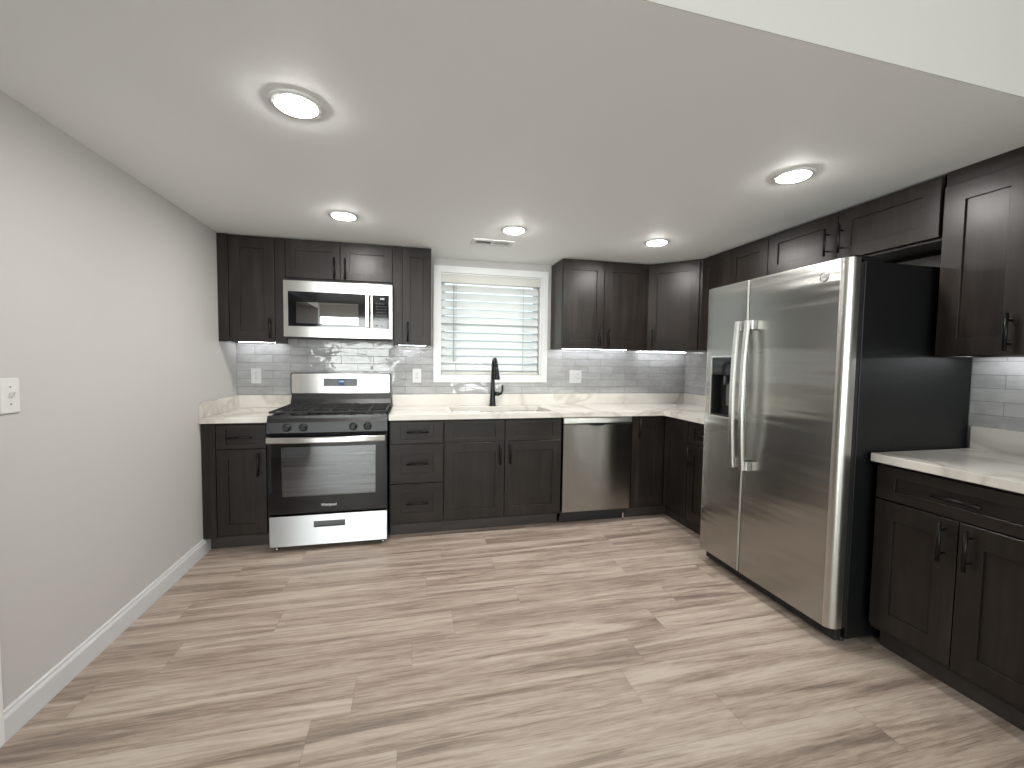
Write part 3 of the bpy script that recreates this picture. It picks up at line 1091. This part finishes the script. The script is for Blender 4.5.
# ------------------------------------------------------------------ dishwasher
DX0, DX1 = 2.5125, 3.105
r = thing('dishwasher', 'stainless steel built-in dishwasher under the counter right of the sink', 'dishwasher', ((DX0 + DX1) / 2, -0.3, 0))
MB(S).box(DX0 + 0.003, DX1 - 0.003, 0.04, 0.585, 0.06, 0.872).build('body', 'black_matte', r)
MB(S).box(DX0 + 0.004, DX1 - 0.004, 0.5, 0.555, 0.004, 0.0595).build('kick_plate', 'black_matte', r)
dd = MB(S).prism([(0.5855, 0.106), (0.622, 0.106), (0.628, 0.112), (0.628, 0.812), (0.622, 0.818), (0.5855, 0.818)], DX0 + 0.002, DX1 - 0.002, 'u').build('door', 'steel_dishwasher', r)
MB(S).prism([(0.5855, 0.8185), (0.624, 0.8215), (0.635, 0.828), (0.632, 0.866), (0.622, 0.872), (0.5855, 0.872)], DX0 + 0.002, DX1 - 0.002, 'u').build('control_strip', 'steel_handle', r)
m = MB(S)
cu = (DX0 + DX1) / 2 - 0.01
pts = [(cu - 0.075, 0.8178)] + [(cu + 0.075 * math.cos(a), 0.8178 - 0.018 * math.sin(a)) for a in [math.pi * (1 - k / 12) for k in range(13)]] + [(cu + 0.075, 0.8178)]
pts = pts[1:-1]
m.prism(pts, 0.6283, 0.6292, 'd')
m.build('pocket_handle', 'black_gloss', dd)
MB(S).box(DX1 - 0.045, DX1 - 0.030, 0.575, 0.59, 0.0005, 0.059).build('foot', 'silver', r)

# ------------------------------------------------------------------ fridge (faces -x): frame u = -y, d = towards the room from the right wall
FR = RIGHT
FU0, FU1, FUG = 1.340, 2.266, 1.6965
DFACE = W - 3.232
DBACK = W - 3.296
r = thing('fridge', 'tall stainless steel side-by-side fridge with dark sides and ice dispenser', 'fridge', (3.65, -1.8, 0))
MB(FR).box(FU0, FU1, 0.02, W - 3.322, 0.028, 1.778, 0.004).build('body', 'appliance_side', r)
MB(FR).box(FU0 + 0.004, FU1 - 0.004, W - 3.322 + 0.0003, DBACK - 0.0003, 0.085, 1.772).build('gasket', 'black_matte', r)
MB(FR).box(FU0 + 0.004, FU1 - 0.02, W - 3.322 + 0.0003, W - 3.285, 0.014, 0.072, 0.006).build('kick_grille', 'black_matte', r)


def door_profile(u0, u1, rl, rr):
    """front outline (u,d) from one back corner to the other, gently bowed, rounded outer edges"""
    P = [(u0, DBACK)]
    n = 7
    for k in range(n + 1):
        a = math.radians(180 - 90 * k / n)
        P.append((u0 + rl + rl * math.cos(a), DFACE - rl + rl * math.sin(a)))
    for k in range(n + 1):
        a = math.radians(90 - 90 * k / n)
        P.append((u1 - rr + rr * math.cos(a), DFACE - rr + rr * math.sin(a)))
    P.append((u1, DBACK))
    out = []
    for u, d in P:
        s = (u - FU0) / (FU1 - FU0) * 2 - 1
        out.append((u, d + (0.006 * (1 - s * s) if d > DBACK + 0.001 else 0)))
    return out


def fridge_door(u0, u1, rl, rr, hole=None):
    m = MB(FR)
    P = door_profile(u0, u1, rl, rr)
    zs = [0.085, 1.792]
    if hole:
        hu0, hu1, hz0, hz1 = hole
        zs = [0.085, hz0, hz1, 1.792]
        i = 9
        dmid = DFACE + 0.003
        P = P[:i] + [(hu0, dmid), (hu1, dmid)] + P[i:]
    V = [[m.bm.verts.new(FR(u, d, z)) for z in zs] for u, d in P]
    n = len(P)
    for a in range(n - 1):
        for k in range(len(zs) - 1):
            if hole and a == 9 and k == 1:
                continue
            f = m.bm.faces.new([V[a][k], V[a + 1][k], V[a + 1][k + 1], V[a][k + 1]])
            f.smooth = True
            if abs(P[a][0] - P[a + 1][0]) < 0.02 and not (hole and 8 <= a <= 10):
                f.material_index = 1
    m.bm.faces.new([V[a][0] for a in range(n)][::-1])
    m.bm.faces.new([V[a][-1] for a in range(n)])
    for k in range(len(zs) - 1):
        m.bm.faces.new([V[0][k], V[0][k + 1], V[n - 1][k + 1], V[n - 1][k]])
    if hole:
        q = [(9, 1), (10, 1), (10, 2), (9, 2)]
        inner = []
        for (a, k) in q:
            u, d = P[a]
            inner.append(m.bm.verts.new(FR(u, DBACK + 0.004, zs[k])))
        outer = [V[a][k] for a, k in q]
        for i in range(4):
            m.bm.faces.new([outer[i], outer[(i + 1) % 4], inner[(i + 1) % 4], inner[i]])
        m.bm.faces.new(inner)
    o = m.build('door', 'steel_fridge', r)
    o.data.materials.append(M['steel_edge'])
    return o


HOLE = (1.412, 1.605, 0.985, 1.352)
fd = fridge_door(FU0, FUG - 0.0035, 0.012, 0.008, HOLE)
fd['label'] = 'freezer door with dispenser'
rd = fridge_door(FUG + 0.0035, FU1, 0.008, 0.040)
for fo in (fd, rd):
    md = fo.modifiers.new('edges', 'EDGE_SPLIT')
    md.split_angle = math.radians(35)
# dispenser: bezel, black recess, mirrored control panel, paddle
m = MB(FR)
b = 0.008
m.grid([HOLE[0] - b, HOLE[0] + 0.001, HOLE[1] - 0.001, HOLE[1] + b], [DFACE + 0.0055, DFACE + 0.0095], [HOLE[2] - b, HOLE[2] + 0.001, HOLE[3] - 0.001, HOLE[3] + b], lambda i, j, k: not (i == 1 and k == 1))
disp = m.build('dispenser', 'steel_handle', fd)
m = MB(FR)
e0 = 0.0015
m.grid([HOLE[0] + e0, HOLE[0] + 0.006, HOLE[1] - 0.006, HOLE[1] - e0], [DBACK + 0.005, DBACK + 0.010, DFACE + 0.002], [HOLE[2] + e0, HOLE[2] + 0.010, HOLE[3] - 0.11],
       lambda i, j, k: j == 0 or i != 1 or k == 0)
m.build('recess', 'black_matte', disp)
MB(FR).box(HOLE[0] + e0, HOLE[1] - e0, DBACK + 0.010, DFACE + 0.004, HOLE[3] - 0.1095, HOLE[3] - e0, 0.002).build('control_panel', 'black_gloss', disp)
MB(FR).tube([(1.50, DBACK + 0.04, 1.2415), (1.50, DBACK + 0.04, 1.18)], 0.012, 12).build('nozzle', 'grey_plastic', disp)
MB(FR).box(1.482, 1.520, DBACK + 0.0105, DBACK + 0.018, 1.05, 1.19, 0.003).build('paddle', 'grey_plastic', disp)
# bowed handles
for dr_, u, mount in ((fd, 1.664, -1), (rd, 1.738, 1)):
    m = MB(FR)
    n = 20
    rings = []
    z0h, z1h = 0.705, 1.556
    for k in range(n + 1):
        s = k / n * 2 - 1
        z = z0h + (z1h - z0h) * k / n
        bow_ = 0.020 * (1 - s * s)
        d = DFACE + 0.040 + bow_
        w = 0.017
        rings.append([m.bm.verts.new(FR(u + a_, d + b_, z)) for a_, b_ in ((-w, 0.0), (-w, 0.008), (-w + 0.006, 0.015), (w - 0.006, 0.015), (w, 0.008), (w, 0.0))])
    for A, B in zip(rings, rings[1:]):
        for i in range(6):
            f = m.bm.faces.new([A[i], A[(i + 1) % 6], B[(i + 1) % 6], B[i]])
    m.bm.faces.new(rings[0][::-1])
    m.bm.faces.new(rings[-1])
    for z in (z0h, z1h - 0.052):
        if mount > 0:
            m.box(u - 0.017, u + 0.030, DFACE + 0.0065, DFACE + 0.040, z, z + 0.052, 0.003)
        else:
            m.box(u - 0.030, u + 0.017, DFACE + 0.0055, DFACE + 0.040, z, z + 0.052, 0.003)
    m.build('handle', 'steel_handle', dr_)
# badge
m = MB(FR)
m.lathe([(0.024, 0.0), (0.024, 0.0015), (0.021, 0.002)], (2.150, DFACE + 0.0022, 1.722), 'd', 28)
bd = m.build('badge', 'silver', rd)
monogram(bd, FR, 2.150, DFACE + 0.0044, 1.722, 0.022, 'grey_plastic')
# hinge covers and feet
for u0, u1 in ((FU0 + 0.01, FU0 + 0.09), (FU1 - 0.09, FU1 - 0.01)):
    MB(FR).prism([(W - 3.36, 1.7785), (W - 3.245, 1.7925), (W - 3.245, 1.799), (W - 3.26, 1.803), (W - 3.42, 1.800), (W - 3.44, 1.7785)], u0, u1, 'u').build('hinge_cover', 'appliance_side', r)
for u in (FU0 + 0.05, FU1 - 0.05):
    for d in (0.10, W - 3.345):
        MB(FR).lathe([(0.022, 0.0), (0.022, 0.012), (0.014, 0.015), (0.014, 0.0275)], (u, d, 0.0003), seg=16).build('foot', 'black_matte', r)

# ------------------------------------------------------------------ window blind
r = thing('window_blind', 'closed white horizontal slat blind hanging in the window above the sink', 'blind', ((WX0 + WX1) / 2, -0.0, WZ1))
bx0, bx1 = WX0 + 0.016, WX1 - 0.022
MB(BACK).box(bx0 - 0.003, bx1 + 0.008, -0.065, 0.000, 1.992, WZ1 - 0.0135, 0.003).build('valance', 'blind_cream', r)
m = MB(BACK)
ns = 11
pitch = (1.985 - 1.225) / ns
wd, th = 0.073, 0.003
ang = math.radians(62)
for k in range(ns):
    zc = 1.972 - pitch * (k + 0.35)
    dc = -0.040
    ca, sa = math.cos(ang), math.sin(ang)
    top = []
    # slightly curved slat section, room edge tilted down
    P = []
    for s in (-1, -0.5, 0, 0.5, 1):
        crown = 0.003 * (1 - s * s)
        a_, b_ = s * wd / 2, crown
        P.append((dc + a_ * ca + b_ * sa, zc - a_ * sa + b_ * ca))
    Q = []
    for s in (1, 0.5, 0, -0.5, -1):
        crown = 0.003 * (1 - s * s) - th
        a_, b_ = s * wd / 2, crown
        Q.append((dc + a_ * ca + b_ * sa, zc - a_ * sa + b_ * ca))
    m.prism(P + Q, bx0, bx1, 'u')
m.build('slats', 'blind_white', r)
MB(BACK).box(bx0, bx1, -0.060, -0.010, 1.189, 1.212, 0.004).build('bottom_rail', 'blind_cream', r)
for u in (bx0 + 0.125, bx1 - 0.15):
    MB(BACK).tube([(u, -0.004, 1.20), (u, -0.004, 1.995)], 0.0016, 6).build('ladder_cord', 'cord_grey', r)
MB(BACK).tube([(bx0 + 0.105, -0.002, 1.30), (bx0 + 0.105, -0.002, 1.99)], 0.004, 8).build('wand', 'cord_grey', r)

# ------------------------------------------------------------------ outlets and switch


def outlet(label, u, z, style):
    r = thing('wall_outlet', label, 'outlet', BACK(u, 0.009, z))
    w = 0.037 if style != 'double' else 0.060
    MB(BACK).box(u - w, u + w, 0.0093, 0.0145, z - 0.060, z + 0.060, 0.002).build('cover_plate', 'white_plastic', r)
    cs = [u] if style != 'double' else [u - 0.023, u + 0.023]
    for ci, cu_ in enumerate(cs):
        if style == 'double' and ci == 0:
            MB(BACK).box(cu_ - 0.005, cu_ + 0.005, 0.0147, 0.024, z - 0.004, z + 0.012, 0.001).build('toggle', 'white_plastic', r)
            continue
        for s in (-1, 1):
            f = MB(BACK).lathe([(0.0165, 0.0), (0.0165, 0.0015), (0.015, 0.002)], (cu_, 0.0147, z + s * 0.0195), 'd', 20).build('socket', 'white_plastic', r)
            m = MB(BACK)
            for q in (-1, 1):
                m.box(cu_ + q * 0.006 - 0.0012, cu_ + q * 0.006 + 0.0012, 0.0168, 0.0172, z + s * 0.0195 - 0.001, z + s * 0.0195 + 0.008)
            m.lathe([(0.0022, 0), (0.0022, 0.0004)], (cu_, 0.0168, z + s * 0.0195 - 0.008), 'd', 10)
            m.build('slots', 'dark_slot', f)
    MB(BACK).lathe([(0.0025, 0), (0.0025, 0.001)], (u, 0.0146, z), 'd', 10).build('screw', 'silver', r)


outlet('white wall outlet on the tiles left of the stove', 0.140, 1.167, 'single')
outlet('white wall outlet on the tiles between the stove and the window', 1.390, 1.175, 'single')
outlet('wide white outlet and switch plate on the tiles right of the window', 2.849, 1.175, 'double')

r = thing('light_switch', 'white toggle light switch on the left wall', 'light switch', (0, -1.969, 1.167))
m = MB()
m.box(0.0003, 0.006, -2.0055, -1.932, 1.106, 1.228, 0.0025)
m.build('cover_plate', 'white_plastic', r)
m = MB()
P = [(0.0063, 1.160), (0.0063, 1.176), (0.018, 1.184), (0.020, 1.180), (0.012, 1.162)]
A = [m.bm.verts.new((x_, -1.9735, z_)) for x_, z_ in P]
B = [m.bm.verts.new((x_, -1.9645, z_)) for x_, z_ in P]
m.bm.faces.new(A)
m.bm.faces.new(B[::-1])
for i in range(5):
    m.bm.faces.new([A[i], A[(i + 1) % 5], B[(i + 1) % 5], B[i]])
m.build('toggle', 'white_plastic', r)
for z in (1.137, 1.197):
    MB().lathe([(0.003, 0.0), (0.003, 0.001)], (0.0061, -1.969, z), 'u', 10).build('screw', 'silver', r)

# ------------------------------------------------------------------ ceiling lights


def ceiling_light(label, x, y, z=None, group='round recessed ceiling lights'):
    z = H if z is None else z
    r = thing('ceiling_light', label, 'ceiling light', (x, y, z), group)
    MB().lathe([(0.088, 0.0), (0.088, -0.003), (0.083, -0.006), (0.066, -0.007), (0.0, -0.007)], (x, y, z - 0.0003), seg=40).build('trim_ring', 'white_plastic', r)
    MB().lathe([(0.066, -0.0072), (0.066, -0.0085), (0.060, -0.0110), (0.035, -0.0125)], (x, y, z - 0.0003), seg=40).build('lens', 'lamp_lens', r)


ceiling_light('recessed ceiling light nearest the left wall at the front, the largest in view', 0.954, -2.110)
ceiling_light('recessed ceiling light in front of the microwave cabinets', 0.937, -0.936)
ceiling_light('recessed ceiling light in front of the ceiling vent and window', 2.015, -0.946)
ceiling_light('recessed ceiling light in front of the two-door cabinet right of the window', 3.091, -0.942)
ceiling_light('recessed ceiling light out in front of the fridge', 3.085, -2.094)

# ceiling vent
r = thing('ceiling_vent', 'white rectangular air vent in the ceiling near the window', 'vent', (1.93, -0.61, H))
vx0, vx1, vy0, vy1 = 1.775, 2.085, -0.680, -0.535
z1, z0 = H - 0.0003, H - 0.008
m = MB()
m.grid([vx0, vx0 + 0.03, (vx0 + vx1) / 2 - 0.008, (vx0 + vx1) / 2 + 0.008, vx1 - 0.03, vx1], [vy0, vy0 + 0.035, vy1 - 0.035, vy1], [z0, z1], lambda i, j, k: not (i in (1, 3) and j == 1))
m.build('vent_frame', 'white_plastic', r)
MB().box(vx0 + 0.028, vx1 - 0.028, vy0 + 0.033, vy1 - 0.033, z1 - 0.0012, z1).build('duct_shade', 'dark_slot', r)  # flat dark sheet, paints the shade of the opening behind the louvers
for (a, b, tilt) in ((vx0 + 0.031, (vx0 + vx1) / 2 - 0.009, 1), ((vx0 + vx1) / 2 + 0.009, vx1 - 0.031, -1)):
    m = MB()
    for k in range(8):
        x = a + (b - a) * (k + 0.5) / 8
        s = 0.003 * tilt
        m.prism([(x - 0.0006 - s, z0 + 0.0003), (x + 0.0006 - s, z0 + 0.0003), (x + 0.0006 + s, z1 - 0.002), (x - 0.0006 + s, z1 - 0.002)], vy0 + 0.0355, vy1 - 0.0355, 'd')
    m.build('louvers', 'white_plastic', r)

# ------------------------------------------------------------------ under-cabinet light strips


def led_strip(label, fr, u0, u1, z, d=0.075):
    r = thing('under_cabinet_light', label, 'light strip', fr((u0 + u1) / 2, d, z), 'under-cabinet light strips')
    MB(fr).box(u0, u1, d - 0.012, d + 0.012, z - 0.005, z - 0.0005).build('housing', 'white_plastic', r)
    MB(fr).box(u0 + 0.004, u1 - 0.004, d - 0.004, d + 0.004, z - 0.0075, z - 0.0052).build('lens', 'led_lens', r)


ZL = ZU + 0.014
led_strip('lit under-cabinet light strip left of the microwave', BACK, 0.035, 0.350, ZL)
led_strip('lit under-cabinet light strip between microwave and window', BACK, 1.235, 1.470, ZL)
led_strip('lit under-cabinet light strip under the two-door cabinet right of the window', BACK, 2.63, 3.34, ZL)
led_strip('lit under-cabinet light strip under the diagonal corner cabinet', BACK, 3.44, 3.98, ZU)
led_strip('lit under-cabinet light strip under the nearest right-hand wall cabinet', RIGHT, 2.33, 2.88, 1.3565 + 0.014)

# tidy: helper property is not part of the description
for o in bpy.data.objects:
    if '_at' in o:
        del o['_at']
